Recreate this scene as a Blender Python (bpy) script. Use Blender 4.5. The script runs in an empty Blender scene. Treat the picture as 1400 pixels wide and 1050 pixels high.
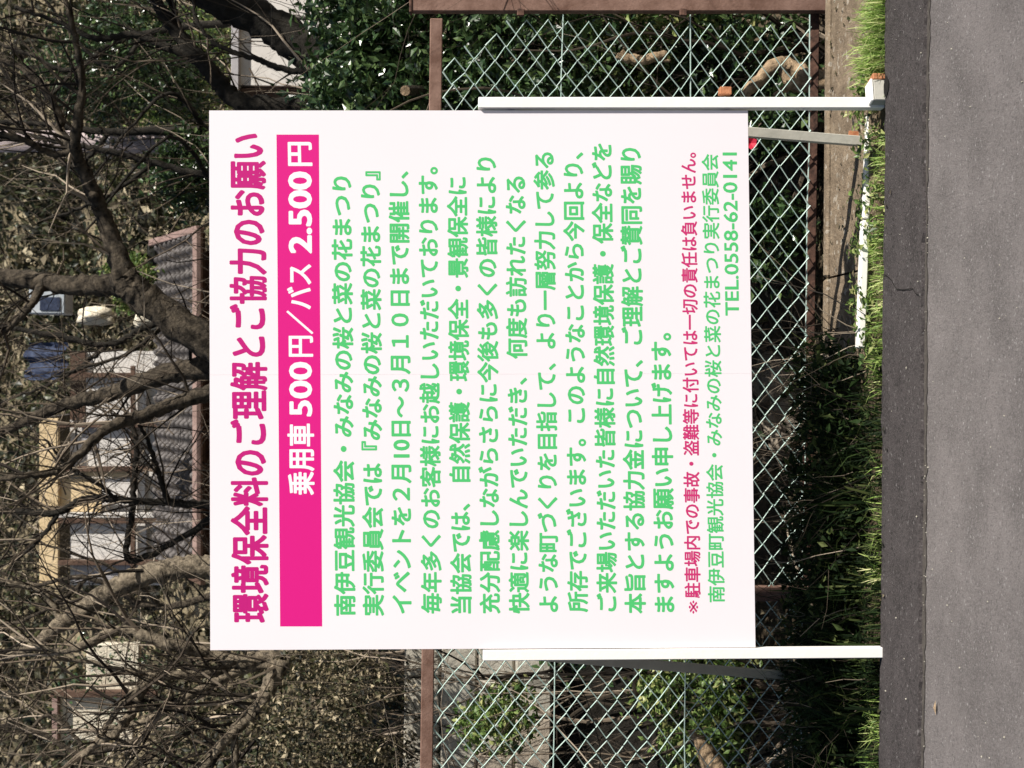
import bpy, math, random
import numpy as np
from mathutils import Vector, Matrix

random.seed(11)
rng = np.random.default_rng(7)
S = bpy.context.scene
C = S.collection

# ------------------------------------------------------------------ camera
F = 2000.0                      # focal length in photograph pixels (1400 px wide)
EYE = Vector((0, 0, 1.5))
PITCH, ROLL = math.radians(-3.005), math.radians(0.45)
fwd = Vector((0, math.cos(PITCH), math.sin(PITCH)))
upv = Vector((0, -math.sin(PITCH), math.cos(PITCH)))
rgt = Vector((1, 0, 0))
r2 = rgt * math.cos(ROLL) + upv * math.sin(ROLL)      # small tilt of the hand
u2 = upv * math.cos(ROLL) - rgt * math.sin(ROLL)
# the phone was held on its side: world up points to the left of the picture
camd = bpy.data.cameras.new('camera'); cam = bpy.data.objects.new('camera', camd); C.objects.link(cam)
ax, ay, az = -u2, r2, -fwd
cam.matrix_world = Matrix(((ax.x, ay.x, az.x, EYE.x), (ax.y, ay.y, az.y, EYE.y), (ax.z, ay.z, az.z, EYE.z), (0, 0, 0, 1)))
camd.sensor_width = 36; camd.sensor_fit = 'HORIZONTAL'; camd.lens = F / 1400 * 36
camd.clip_start = 0.05; camd.clip_end = 500
S.camera = cam
camd.dof.use_dof = True; camd.dof.focus_distance = 5.0; camd.dof.aperture_fstop = 8

# ------------------------------------------------------------------ light
SUN = Vector((-1.74, 1.13, -1.75)).normalized()        # direction the light travels
w = bpy.data.worlds.new('World'); S.world = w; w.use_nodes = True
nt = w.node_tree
sky = nt.nodes.new('ShaderNodeTexSky'); sky.sky_type = 'NISHITA'; sky.sun_disc = False
sky.sun_elevation = math.asin(-SUN.z); sky.sun_rotation = math.atan2(-SUN.x, -SUN.y)
bg = nt.nodes['Background']; bg.inputs[1].default_value = 0.05
nt.links.new(sky.outputs[0], bg.inputs[0])
ld = bpy.data.lights.new('sun', 'SUN'); ld.energy = 5.0; ld.angle = math.radians(0.55); ld.color = (1, 0.94, 0.86)
lo = bpy.data.objects.new('sun', ld); C.objects.link(lo)
lo.rotation_euler = SUN.to_track_quat('-Z', 'Y').to_euler()
S.view_settings.view_transform = 'Standard'; S.view_settings.look = 'None'
S.view_settings.exposure = 0.55; S.view_settings.gamma = 1; S.view_settings.use_curve_mapping = False
S.cycles.max_bounces = 5; S.cycles.diffuse_bounces = 2; S.cycles.glossy_bounces = 2
S.cycles.transmission_bounces = 3; S.cycles.transparent_max_bounces = 4
S.cycles.use_denoising = True


def ray(x, y):
    return fwd + r2 * ((525 - y) / F) - u2 * ((x - 700) / F)


def at(x, y, Y):
    """point at depth Y seen at photograph pixel x, y"""
    d = ray(x, y)
    return EYE + d * (Y / d.y)


def px(n, Y):
    return n * Y / F


# ------------------------------------------------------------------ materials
def mat(name, col, rough=0.8, bump=0, bscale=40, var=None, vscale=8, spec=0.3, detail=8, coord='Object', speck=None, trans=None):
    m = bpy.data.materials.new(name); m.use_nodes = True
    n, l = m.node_tree.nodes, m.node_tree.links
    b = n['Principled BSDF']
    b.inputs['Base Color'].default_value = (*col, 1); b.inputs['Roughness'].default_value = rough
    b.inputs['Specular IOR Level'].default_value = spec
    tc = n.new('ShaderNodeTexCoord')
    out = None
    if var:
        no = n.new('ShaderNodeTexNoise'); no.inputs['Scale'].default_value = vscale; no.inputs['Detail'].default_value = detail
        no.inputs['Roughness'].default_value = 0.65
        l.new(tc.outputs[coord], no.inputs['Vector'])
        cr = n.new('ShaderNodeValToRGB'); cr.color_ramp.elements[0].position = 0.33; cr.color_ramp.elements[1].position = 0.67
        cr.color_ramp.elements[0].color = (*col, 1); cr.color_ramp.elements[1].color = (*var, 1)
        l.new(no.outputs['Fac'], cr.inputs[0]); out = cr.outputs[0]
        l.new(out, b.inputs['Base Color'])
    if speck:
        for sc, lo_, hi_, c, in speck:
            vo = n.new('ShaderNodeTexVoronoi'); vo.inputs['Scale'].default_value = sc
            l.new(tc.outputs[coord], vo.inputs['Vector'])
            sp = n.new('ShaderNodeSeparateColor'); l.new(vo.outputs['Color'], sp.inputs[0])
            mr = n.new('ShaderNodeMapRange'); mr.inputs['From Min'].default_value = lo_; mr.inputs['From Max'].default_value = hi_
            l.new(sp.outputs[0], mr.inputs['Value'])
            mx = n.new('ShaderNodeMix'); mx.data_type = 'RGBA'
            l.new(mr.outputs[0], mx.inputs['Factor'])
            if out: l.new(out, mx.inputs['A'])
            else: mx.inputs['A'].default_value = (*col, 1)
            mx.inputs['B'].default_value = (*c, 1)
            out = mx.outputs['Result']; l.new(out, b.inputs['Base Color'])
    if bump:
        nb = n.new('ShaderNodeTexNoise'); nb.inputs['Scale'].default_value = bscale; nb.inputs['Detail'].default_value = 10
        nb.inputs['Roughness'].default_value = 0.7
        l.new(tc.outputs[coord], nb.inputs['Vector'])
        bn = n.new('ShaderNodeBump'); bn.inputs['Strength'].default_value = 0.8; bn.inputs['Distance'].default_value = bump
        l.new(nb.outputs['Fac'], bn.inputs['Height']); l.new(bn.outputs[0], b.inputs['Normal'])
    return m


def leafmat(name, cols, rough=0.5, spec=0.4, transl=0.25):
    """every leaf (mesh island) takes its own colour from the ramp"""
    m = bpy.data.materials.new(name); m.use_nodes = True
    n, l = m.node_tree.nodes, m.node_tree.links
    b = n['Principled BSDF']; b.inputs['Roughness'].default_value = rough; b.inputs['Specular IOR Level'].default_value = spec
    g = n.new('ShaderNodeNewGeometry'); cr = n.new('ShaderNodeValToRGB'); cr.color_ramp.interpolation = 'LINEAR'
    e = cr.color_ramp.elements
    while len(e) < len(cols): e.new(0.5)
    for i, c in enumerate(cols):
        e[i].position = i / (len(cols) - 1); e[i].color = (*c, 1)
    l.new(g.outputs['Random Per Island'], cr.inputs[0]); l.new(cr.outputs[0], b.inputs['Base Color'])
    if transl:
        t = n.new('ShaderNodeBsdfTranslucent'); l.new(cr.outputs[0], t.inputs[0])
        mx = n.new('ShaderNodeMixShader'); mx.inputs[0].default_value = transl
        l.new(b.outputs[0], mx.inputs[1]); l.new(t.outputs[0], mx.inputs[2])
        l.new(mx.outputs[0], n['Material Output'].inputs[0])
    return m


M = {}
M['asphalt'] = mat('asphalt', (0.10, 0.09, 0.087), 0.9, 0.007, 110, (0.19, 0.171, 0.166), 3.2, speck=[(260, .4, 1.2, (0.19, 0.174, 0.171)), (130, .7, 1.3, (0.08, 0.073, 0.072)), (170, .97, .995, (0.26, 0.245, 0.24))])
M['asphalt_dark'] = mat('asphalt_dark', (0.033, 0.028, 0.028), 0.92, 0.008, 130, (0.066, 0.057, 0.057), 9, speck=[(200, .4, 1.1, (0.085, 0.075, 0.074)), (140, .97, .995, (0.15, 0.14, 0.137)), (120, .9, .98, (0.03, 0.027, 0.026))])
M['soil'] = mat('soil', (0.06, 0.045, 0.028), 0.95, 0.02, 40, (0.16, 0.12, 0.075), 9)
M['seam_dark'] = mat('seam_dark', (0.045, 0.038, 0.034), 0.95, 0.004, 90, (0.09, 0.08, 0.07), 30)
M['cream'] = mat('cream_stone', (0.62, 0.55, 0.42), 0.9, 0.02, 20, (0.8, 0.74, 0.6), 5)
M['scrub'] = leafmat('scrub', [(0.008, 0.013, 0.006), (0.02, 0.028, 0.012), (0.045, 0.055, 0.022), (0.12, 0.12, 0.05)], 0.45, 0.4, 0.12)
M['shadow_and_crack'] = mat('shadow_and_crack', (0.008, 0.007, 0.006), 1.0)  # near-black, for the painted shadow patch and the pavement crack
M['hill'] = mat('hill_soil', (0.012, 0.011, 0.006), 0.95, 0.1, 5, (0.40, 0.33, 0.21), 1.6)
M['concrete'] = mat('concrete', (0.16, 0.12, 0.08), 0.9, 0.02, 60, (0.31, 0.24, 0.165), 12, speck=[(60, .9, .97, (0.4, 0.35, 0.28))])
M['concrete_pale'] = mat('concrete_pale', (0.3, 0.28, 0.23), 0.9, 0.01, 50, (0.48, 0.45, 0.38), 9)
M['board'] = mat('board', (0.80, 0.755, 0.79), 0.42, 0, var=(0.82, 0.775, 0.81), vscale=1.2, detail=2, spec=0.4)
M['white'] = mat('white_paint', (0.86, 0.84, 0.79), 0.5, 0.001, 60, (0.90, 0.88, 0.84), 6)
M['grey_wood'] = mat('grey_wood', (0.42, 0.41, 0.36), 0.7, 0.002, 60, (0.52, 0.50, 0.44), 12)
M['orange'] = mat('rust_orange', (0.30, 0.11, 0.05), 0.8, 0.003, 80, (0.48, 0.22, 0.11), 40)
M['rust'] = mat('rust', (0.035, 0.02, 0.016), 0.85, 0.003, 90, (0.16, 0.085, 0.06), 34)
M['rust_light'] = mat('rust_light', (0.13, 0.07, 0.05), 0.85, 0.003, 90, (0.25, 0.155, 0.12), 14)
M['wire'] = mat('vinyl_wire', (0.36, 0.52, 0.46), 0.45, 0, var=(0.52, 0.62, 0.57), vscale=30)
M['pink'] = mat('magenta_print', (0.66, 0.007, 0.215), 0.5)
M['pink_text'] = mat('magenta_text', (0.50, 0.008, 0.18), 0.5)
M['pink_note'] = mat('rose_text', (0.55, 0.03, 0.16), 0.5)
M['green_text'] = mat('green_text', (0.075, 0.52, 0.16), 0.5)
M['white_text'] = mat('white_text', (0.86, 0.83, 0.85), 0.5)
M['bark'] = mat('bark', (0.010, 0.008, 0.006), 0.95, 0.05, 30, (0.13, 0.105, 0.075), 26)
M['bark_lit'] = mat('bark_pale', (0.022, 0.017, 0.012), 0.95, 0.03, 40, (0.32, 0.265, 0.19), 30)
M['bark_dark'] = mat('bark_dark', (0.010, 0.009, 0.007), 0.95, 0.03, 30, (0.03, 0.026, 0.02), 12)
M['twig'] = leafmat('twig', [(0.010, 0.008, 0.006), (0.018, 0.014, 0.011), (0.035, 0.028, 0.02), (0.06, 0.047, 0.035), (0.14, 0.11, 0.08), (0.42, 0.35, 0.27)], 0.9, 0.2, 0)
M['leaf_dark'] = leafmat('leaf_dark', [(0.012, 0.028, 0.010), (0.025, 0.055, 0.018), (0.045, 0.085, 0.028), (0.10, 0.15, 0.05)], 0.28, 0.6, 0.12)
M['leaf_mid'] = leafmat('leaf_mid', [(0.03, 0.06, 0.015), (0.09, 0.16, 0.04), (0.20, 0.29, 0.08), (0.42, 0.42, 0.17)], 0.4, 0.4, 0.3)
M['leaf_dry'] = leafmat('leaf_dry', [(0.010, 0.011, 0.006), (0.02, 0.022, 0.01), (0.05, 0.055, 0.02), (0.10, 0.08, 0.045), (0.2, 0.165, 0.10), (0.45, 0.38, 0.25)], 0.6, 0.4, 0.15)
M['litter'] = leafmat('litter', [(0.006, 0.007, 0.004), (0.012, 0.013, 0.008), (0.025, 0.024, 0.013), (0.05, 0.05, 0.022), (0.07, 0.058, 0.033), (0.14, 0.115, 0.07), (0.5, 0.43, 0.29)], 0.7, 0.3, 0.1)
M['grass'] = leafmat('grass', [(0.12, 0.21, 0.04), (0.24, 0.38, 0.08), (0.42, 0.56, 0.16), (0.68, 0.66, 0.34)], 0.5, 0.3, 0.35)
M['weed'] = leafmat('weed', [(0.006, 0.012, 0.005), (0.012, 0.025, 0.008), (0.025, 0.05, 0.013), (0.10, 0.12, 0.04)], 0.7, 0.15, 0.3)
M['driftwood'] = mat('dry_wood', (0.12, 0.08, 0.045), 0.85, 0.03, 40, (0.52, 0.38, 0.24), 22)
M['wall_white'] = mat('wall_white', (0.60, 0.57, 0.53), 0.7, 0.003, 20, (0.72, 0.69, 0.65), 3)
M['wall_grey'] = mat('wall_grey', (0.36, 0.35, 0.36), 0.7, 0.003, 20, (0.45, 0.43, 0.44), 3)
M['timber'] = mat('timber_yellow', (0.60, 0.45, 0.25), 0.7, 0.004, 30, (0.74, 0.58, 0.36), 8)
M['timber_dark'] = mat('timber_dark', (0.07, 0.04, 0.028), 0.8, 0.004, 30, (0.13, 0.08, 0.055), 8)
M['tile'] = mat('roof_tile', (0.06, 0.054, 0.052), 0.6, 0.006, 30, (0.15, 0.137, 0.132), 7)
M['gutter'] = mat('gutter', (0.24, 0.16, 0.135), 0.5, 0, var=(0.34, 0.24, 0.21), vscale=9)
M['blue'] = mat('blue_tarp', (0.006, 0.012, 0.035), 0.8, 0.02, 8, (0.05, 0.068, 0.12), 12)
M['pale_blue'] = mat('pale_blue', (0.34, 0.39, 0.43), 0.4, 0, var=(0.55, 0.58, 0.60), vscale=4)
M['pole'] = mat('pole_concrete', (0.30, 0.25, 0.25), 0.8, 0.004, 30, (0.42, 0.35, 0.34), 5)
M['stone'] = mat('field_stone', (0.20, 0.17, 0.14), 0.9, 0.02, 20, (0.42, 0.36, 0.28), 6)
M['container'] = mat('green_plastic', (0.012, 0.03, 0.02), 0.4, 0, var=(0.03, 0.06, 0.04), vscale=5)
M['cloth'] = mat('red_flower', (0.5, 0.02, 0.05), 0.6)


# ------------------------------------------------------------------ mesh helpers
class MB:
    def __init__(s): s.v = []; s.f = []

    def add(s, v, f):
        o = len(s.v); s.v += [tuple(p) for p in v]; s.f += [tuple(i + o for i in q) for q in f]

    def box(s, c, d, R=None, bev=0.0):
        c = Vector(c); hx, hy, hz = d[0] / 2, d[1] / 2, d[2] / 2
        if bev <= 0:
            v = [Vector((x * hx, y * hy, z * hz)) for x in (-1, 1) for y in (-1, 1) for z in (-1, 1)]
            f = [(0, 1, 3, 2), (4, 6, 7, 5), (0, 4, 5, 1), (2, 3, 7, 6), (0, 2, 6, 4), (1, 5, 7, 3)]
        else:
            b = min(bev, hx * .6, hy * .6, hz * .6); v = []; f = []; idx = {}
            for x in (-1, 1):
                for y in (-1, 1):
                    for z in (-1, 1):
                        for a in range(3):
                            q = [x * (hx - b), y * (hy - b), z * (hz - b)]
                            q[a] = (x * hx, y * hy, z * hz)[a]
                            idx[(x, y, z, a)] = len(v); v.append(Vector(q))
            for a in range(3):
                b1, b2 = (a + 1) % 3, (a + 2) % 3
                for sg in (-1, 1):
                    q = []
                    for (p, r) in ((-1, -1), (1, -1), (1, 1), (-1, 1)):
                        k = [0, 0, 0]; k[a] = sg; k[b1] = p; k[b2] = r; q.append(idx[(*k, a)])
                    f.append(tuple(q if sg > 0 else q[::-1]))
                for p in (-1, 1):
                    for r in (-1, 1):
                        k0 = [0, 0, 0]; k1 = [0, 0, 0]
                        k0[a] = -1; k1[a] = 1; k0[b1] = k1[b1] = p; k0[b2] = k1[b2] = r
                        q = (idx[(*k0, b1)], idx[(*k1, b1)], idx[(*k1, b2)], idx[(*k0, b2)])
                        f.append(q if p * r > 0 else q[::-1])
            for x in (-1, 1):
                for y in (-1, 1):
                    for z in (-1, 1):
                        q = (idx[(x, y, z, 0)], idx[(x, y, z, 1)], idx[(x, y, z, 2)])
                        f.append(q if x * y * z > 0 else q[::-1])
        if R is not None: v = [R @ p for p in v]
        s.add([c + p for p in v], f); return s

    def beam(s, a, b, w, h, bev=0.002, side=Vector((1, 0, 0))):
        """a box running from a to b, w across (near side axis), h deep"""
        a, b = Vector(a), Vector(b); z = (b - a).normalized()
        x = (side - z * side.dot(z)).normalized(); y = z.cross(x)
        R = Matrix((x, y, z)).transposed()
        return s.box((a + b) / 2, (w, h, (b - a).length), R, bev)

    def tube(s, pts, rad, n=6, cap=True, wob=0.0):
        pts = [Vector(p) for p in pts]
        if not hasattr(rad, '__len__'): rad = [rad] * len(pts)
        o = len(s.v); prev = None
        for i, p in enumerate(pts):
            t = (pts[min(i + 1, len(pts) - 1)] - pts[max(i - 1, 0)])
            t = t.normalized() if t.length > 1e-9 else Vector((0, 0, 1))
            if prev is None:
                a = Vector((0, 0, 1)) if abs(t.z) < .9 else Vector((1, 0, 0)); x = t.cross(a).normalized()
            else:
                x = (prev - t * prev.dot(t)).normalized()
            prev = x; y = t.cross(x)
            for k in range(n):
                an = 2 * math.pi * k / n; r = rad[i] * (1 + (random.uniform(-wob, wob) if wob else 0))
                s.v.append(tuple(p + (x * math.cos(an) + y * math.sin(an)) * r))
        for i in range(len(pts) - 1):
            for k in range(n):
                a, b = o + i * n + k, o + i * n + (k + 1) % n
                s.f.append((a, b, b + n, a + n))
        if cap:
            s.f.append(tuple(o + k for k in range(n))[::-1]); e = o + (len(pts) - 1) * n
            s.f.append(tuple(e + k for k in range(n)))
        return s

    def build(s, name, m, parent=None, smooth=False, kind=None):
        me = bpy.data.meshes.new(name); me.from_pydata(s.v, [], s.f); me.materials.append(m); me.update()
        if smooth: me.polygons.foreach_set('use_smooth', [True] * len(me.polygons))
        return link(name, me, parent, kind)


def link(name, me, parent=None, kind=None):
    o = bpy.data.objects.new(name, me); C.objects.link(o)
    if parent is not None:
        o.parent = parent
        # geometry is written in world coordinates; the thing's Empty stands at its base
        if parent.get('_abs', 1): o.location = -Vector(world_of(parent))
    if kind: o['kind'] = kind
    return o


def world_of(o):
    p = Vector((0, 0, 0))
    while o is not None: p += o.location; o = o.parent
    return p


def thing(name, loc, label, cat, group=None):
    o = bpy.data.objects.new(name, None); C.objects.link(o); o.location = loc; o.empty_display_size = 0.1
    o['label'] = label; o['category'] = cat
    if group: o['group'] = group
    return o


def tag(o, label, cat, group=None):
    o['label'] = label; o['category'] = cat
    if group: o['group'] = group
    return o


def npmesh(name, V, faces4, m, parent=None, kind='stuff', smooth=False, tri=False):
    k = 3 if tri else 4
    me = bpy.data.meshes.new(name); n = len(V); nf = len(faces4)
    me.vertices.add(n); me.vertices.foreach_set('co', np.asarray(V, np.float32).ravel())
    me.loops.add(nf * k); me.loops.foreach_set('vertex_index', np.asarray(faces4, np.int32).ravel())
    me.polygons.add(nf); me.polygons.foreach_set('loop_start', np.arange(nf, dtype=np.int32) * k)
    me.update(calc_edges=True); me.materials.append(m)
    me.polygons.foreach_set('use_smooth', np.full(nf, bool(smooth)))
    return link(name, me, parent, kind)


def leaves(P, size, aspect=0.5, updir=0.3, fold=0.25, jit=0.4):
    """pointed, folded leaves (4 triangles each) at the points P"""
    n = len(P); sz = size * (1 + jit * rng.uniform(-1, 1, n))[:, None]
    N = rng.normal(size=(n, 3)); N[:, 2] += updir * 2; N /= np.linalg.norm(N, axis=1)[:, None]
    A = rng.normal(size=(n, 3)); A = np.cross(N, A); A /= np.linalg.norm(A, axis=1)[:, None]
    B = np.cross(N, A)
    base, tip = P - A * sz * .5, P + A * sz * .5 - N * sz * .12
    l = P + B * sz * aspect * .5 + N * sz * fold * .3 - A * sz * .05; r = P - B * sz * aspect * .5 + N * sz * fold * .3 - A * sz * .05
    V = np.stack([base, r, tip, l, P - A * sz * .02], 1).reshape(-1, 3)
    i = np.arange(n)[:, None] * 5
    Fc = np.concatenate([i + [0, 1, 4], i + [1, 2, 4], i + [2, 3, 4], i + [3, 0, 4]], 1).reshape(-1, 3)
    return V, Fc


def blades(P, H, W, lean=0.5):
    """curved grass blades, P roots"""
    n = len(P); h = (H * rng.uniform(.45, 1.15, n))[:, None]
    a = rng.uniform(0, 2 * math.pi, n); D = np.stack([np.cos(a), np.sin(a), np.zeros(n)], 1)
    Sd = np.stack([-np.sin(a), np.cos(a), np.zeros(n)], 1); ln = (rng.uniform(.1, 1, n) ** 1 * lean)[:, None]
    Z = np.array([0, 0, 1.0]); ww = (W * rng.uniform(.6, 1.4, n))[:, None]
    p1 = P + Z * h * .5 + D * h * ln * .3; p2 = P + Z * h * (.9 - .25 * ln) + D * h * ln * .95
    V = np.stack([P - Sd * ww, P + Sd * ww, p1 + Sd * ww * .8, p1 - Sd * ww * .8, p2 + Sd * ww * .12, p2 - Sd * ww * .12], 1).reshape(-1, 3)
    i = np.arange(n)[:, None] * 6
    return V, np.concatenate([i + [0, 1, 2, 3], i + [3, 2, 4, 5]], 1).reshape(-1, 4)


def clumpy(n, c, r, nclump, cs):
    """points grouped in clumps inside an ellipsoid"""
    K = rng.normal(size=(nclump, 3)); K /= np.linalg.norm(K, axis=1)[:, None]; K *= rng.uniform(.25, 1, nclump)[:, None] ** .5
    K = K * np.array(r) + np.array(c)
    idx = rng.integers(0, nclump, n)
    return K[idx] + rng.normal(size=(n, 3)) * cs


def grow(mb, p, d, L, r, depth, up=0.15, curl=0.35, nb=(2, 4)):
    n = max(3, int(L / 0.12)); pts = [p.copy()]; rs = [r]; q = p.copy(); dd = d.normalized()
    for i in range(n):
        dd = (dd + Vector((random.gauss(0, curl), random.gauss(0, curl), random.gauss(up, curl))) * 0.35).normalized()
        q = q + dd * (L / n); pts.append(q.copy()); rs.append(r * (1 - 0.75 * (i + 1) / n))
        if depth > 0 and i > 0 and random.random() < nb[1] / n:
            a = Vector((random.gauss(0, 1), random.gauss(0, 1), random.gauss(.2, 1)))
            nd = (dd * 0.9 + a * 0.55).normalized()
            grow(mb, q.copy(), nd, L * random.uniform(.35, .7), rs[-1] * 0.62, depth - 1, up, curl, nb)
    mb.tube(pts, rs, 4 if r < .012 else 5, cap=False)


def spline(pts, sub=6):
    out = []
    P = [pts[0]] + list(pts) + [pts[-1]]
    for i in range(1, len(P) - 2):
        for k in range(sub):
            t = k / sub
            out.append([0.5 * ((2 * P[i][j]) + (-P[i - 1][j] + P[i + 1][j]) * t + (2 * P[i - 1][j] - 5 * P[i][j] + 4 * P[i + 1][j] - P[i + 2][j]) * t * t
                        + (-P[i - 1][j] + 3 * P[i][j] - 3 * P[i + 1][j] + P[i + 2][j]) * t ** 3) for j in range(len(pts[0]))])
    out.append(list(pts[-1])); return out


def ground(x, y):
    """height of the land"""
    t = lambda a, b: max(0.0, min(1.0, (y - a) / (b - a)))
    z = -0.45 * t(5.50, 5.62)
    z += 0.45 * t(7.4, 9) + 1.0 * t(9, 17)
    if y > 17: z += (y - 17) * 0.8
    if y > 5.7: z += 0.06 * math.sin(x * 1.3 + y) * min(1, (y - 5.7)) + (0.35 * math.sin(x * .5 + 1) * math.sin(y * .4) if y > 12 else 0)
    return z


# ------------------------------------------------------------------ the setting
def sheet(name, x0, x1, y0, y1, nx, ny, hf, m):
    X, Y = np.meshgrid(np.linspace(x0, x1, nx), np.linspace(y0, y1, ny)); Z = np.vectorize(hf)(X, Y)
    V = np.stack([X, Y, Z], -1).reshape(-1, 3); i = (np.arange(ny - 1)[:, None] * nx + np.arange(nx - 1)).reshape(-1, 1)
    return npmesh(name, V, i + [0, 1, nx + 1, nx], m, None, 'structure', True)


mb = MB(); mb.box((0, -20.75, -0.25), (160, 50.46, 0.5)); mb.build('road', M['asphalt'], kind='structure')
# the older, darker strip of asphalt stands about 1 cm proud and has a crumbled edge
n = 420; xs = np.linspace(-6, 6, n); V = []
for i, x in enumerate(xs):
    e = 4.418 + 0.004 * math.sin(x * 9) + random.gauss(0, 0.0035); g = 4.803 + 0.006 * math.sin(x * 5 + 1) + random.gauss(0, 0.004)
    V += [(x, e - .006, 0.0005), (x, e, 0.012), (x, (e + g) / 2, 0.014), (x, g, 0.012), (x, g + .01, -0.03)]
i = np.arange(n - 1)[:, None] * 5
npmesh('pavement', V, np.concatenate([i + [k, k + 5, k + 6, k + 1][::-1] for k in range(4)], 1).reshape(-1, 4)[:, ::-1], M['asphalt_dark'], None, 'structure')
sheet('verge', -30, 30, 4.76, 5.54, 240, 12, lambda x, y: -0.014 + 0.012 * math.sin(x * 7) * math.sin(y * 9), M['soil'])
sheet('ground', -30, 30, 5.50, 17.0, 120, 80, lambda x, y: ground(x, y) - 0.02, M['soil'])
sheet('hillside', -60, 60, 17.0, 60, 120, 60, lambda x, y: ground(x, y) - 0.02, M['hill'])

V = []
for i, x in enumerate(np.linspace(-6, 6, 500)):
    V += [(x, 4.390 + random.gauss(0, .004) + .006 * math.sin(x * 3), 0.0025), (x, 4.4145, 0.003)]
i = np.arange(499)[:, None] * 2
npmesh('road_seam_strip', V, i + [0, 2, 3, 1], M['seam_dark'], None, 'structure')  # narrow dark strip with a ragged edge along the asphalt seam

# crumbs along the seam in the asphalt
P = []
for _ in range(230):
    P.append((random.uniform(-1.4, 1.4), random.choice([random.gauss(4.406, .012), random.uniform(3.6, 4.78), random.gauss(4.406, .01)]), 0))
V = []; Fc = []
for x, y, z in P:
    r = random.uniform(.001, .0038); z = (0.0135 if 4.425 < y else 0.0) + r * .4; o = len(V)
    for k in range(5):
        a = k * 1.2566 + random.random(); V.append((x + r * math.cos(a), y + r * math.sin(a), z))
    V.append((x, y, z + r)); V.append((x, y, z - r))
    for k in range(5): Fc += [(o + k, o + (k + 1) % 5, o + 5), (o + (k + 1) % 5, o + k, o + 6)]
npmesh('gravel', V, Fc, M['concrete_pale'], None, 'stuff', tri=True)

# a flat dark patch painted as the foot's shadow at the pavement's edge by the right-hand post and a crack across the strip
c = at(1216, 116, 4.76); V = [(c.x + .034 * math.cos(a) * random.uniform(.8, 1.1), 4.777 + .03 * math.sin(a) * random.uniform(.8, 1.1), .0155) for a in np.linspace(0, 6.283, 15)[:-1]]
mb = MB(); mb.add(V, [tuple(range(14))]); mb.build('foot_shadow_patch', M['shadow_and_crack'], kind='structure')
mb = MB(); pts = []
for k in range(13):
    t = k / 12; y = 4.43 + .37 * t; x0 = (525 - (372 + 26 * (1 - t))) / F * y + .012 * math.sin(t * 9) + random.gauss(0, .004); pts.append((x0, y))
for (x0, y0), (x1, y1) in zip(pts[:-1], pts[1:]):
    mb.add([(x0 - .0015, y0, .0165), (x0 + .0015, y0, .0165), (x1 + .0015, y1, .0165), (x1 - .0015, y1, .0165)], [(0, 1, 2, 3)])
mb.build('pavement_crack', M['shadow_and_crack'], kind='structure')

# concrete margin in front of the fence: slabs with a joint between them, paler lip behind
kerb = thing('concrete_kerb', (0.4, 5.3, -0.02), 'low weathered brown concrete kerb running under the chain-link fence', 'kerb')
joint = [0.10, 0.41, 1.55, 2.8, 4.2]
for a, b in zip(joint[:-1], joint[1:]):
    nx = 24; xx = np.linspace(a + .004, b - .004, nx); V = []
    for x in xx:
        f = 4.99 + .018 * math.sin(x * 6) + random.gauss(0, .006)
        V += [(x, f - .01, -.05), (x, f, .004 + random.gauss(0, .002)), (x, 5.25, .016 + random.gauss(0, .002)), (x, 5.44, .018), (x, 5.447, -.05)]
    i = np.arange(nx - 1)[:, None] * 5
    npmesh('concrete_slab', V, np.concatenate([i + [k, k + 5, k + 6, k + 1] for k in range(4)], 1).reshape(-1, 4)[:, ::-1], M['concrete'], kerb, None)
    mb = MB(); mb.box(((a + b) / 2, 5.475, -.02), (b - a - .008, .05, .10), bev=.008); mb.build('kerb_lip', M['concrete_pale'] if False else M['concrete'], kerb)

# ------------------------------------------------------------------ the notice board
yaw = math.atan2(0.06, 1.8); BY = 4.82
bn = Vector((math.sin(yaw), -math.cos(yaw), 0))              # board faces the road
bx = Vector((math.cos(yaw), math.sin(yaw), 0))
def on_board(x, y, off=0.0):
    d = ray(x, y); o = Vector((0, BY, 0)) + bn * off
    return EYE + d * ((o - EYE).dot(bn) / d.dot(bn))


board = thing('notice_board', (on_board(660, 520).x, BY, 0), 'large white parking-fee notice board of pink and green Japanese text on white posts', 'sign')
TL, TR, BL, BR = (on_board(*p) for p in ((287.5, 889), (286, 151), (1033, 885), (1022.5, 151)))
R_b = Matrix((bx, -bn, Vector((0, 0, 1)))).transposed()
mid_t, mid_b = TL.lerp(TR, .507), BL.lerp(BR, .507)
for a, b, c, d in ((TL, mid_t - bx * .00005, mid_b - bx * .00005, BL), (mid_t + bx * .00005, TR, BR, mid_b + bx * .00005)):
    mb = MB(); bv = 0.0005; t = .012
    q = [a, b, c, d]; cc = (a + b + c + d) / 4
    f0 = [p + (cc - p).normalized() * bv for p in q]; f1 = [p - bn * bv for p in q]; f2 = [p - bn * t for p in q]
    mb.add(f0 + f1 + f2, [(3, 2, 1, 0), (8, 9, 10, 11)] + [((k + 1) % 4, (k + 1) % 4 + 4, k + 4, k)[::-1] for k in range(4)] + [((k + 1) % 4 + 4, (k + 1) % 4 + 8, k + 8, k + 4)[::-1] for k in range(4)])
    mb.build('board_panel', M['board'], board)

# two posts beside the board, set behind its face
def board_beam(name, m, p0, p1, w, h, off, off1=None, bev=.002):
    mb = MB(); a = on_board(*p0, off); b = on_board(*p1, off if off1 is None else off1)
    mb.beam(a, b, w, h, bev, bx); return mb.build(name, m, board)


board_beam('post', M['white'], (660, 895), (1219, 891), .034, .045, -.010)
board_beam('post', M['white'], (654, 142), (1207, 142), .036, .045, -.010)
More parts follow.
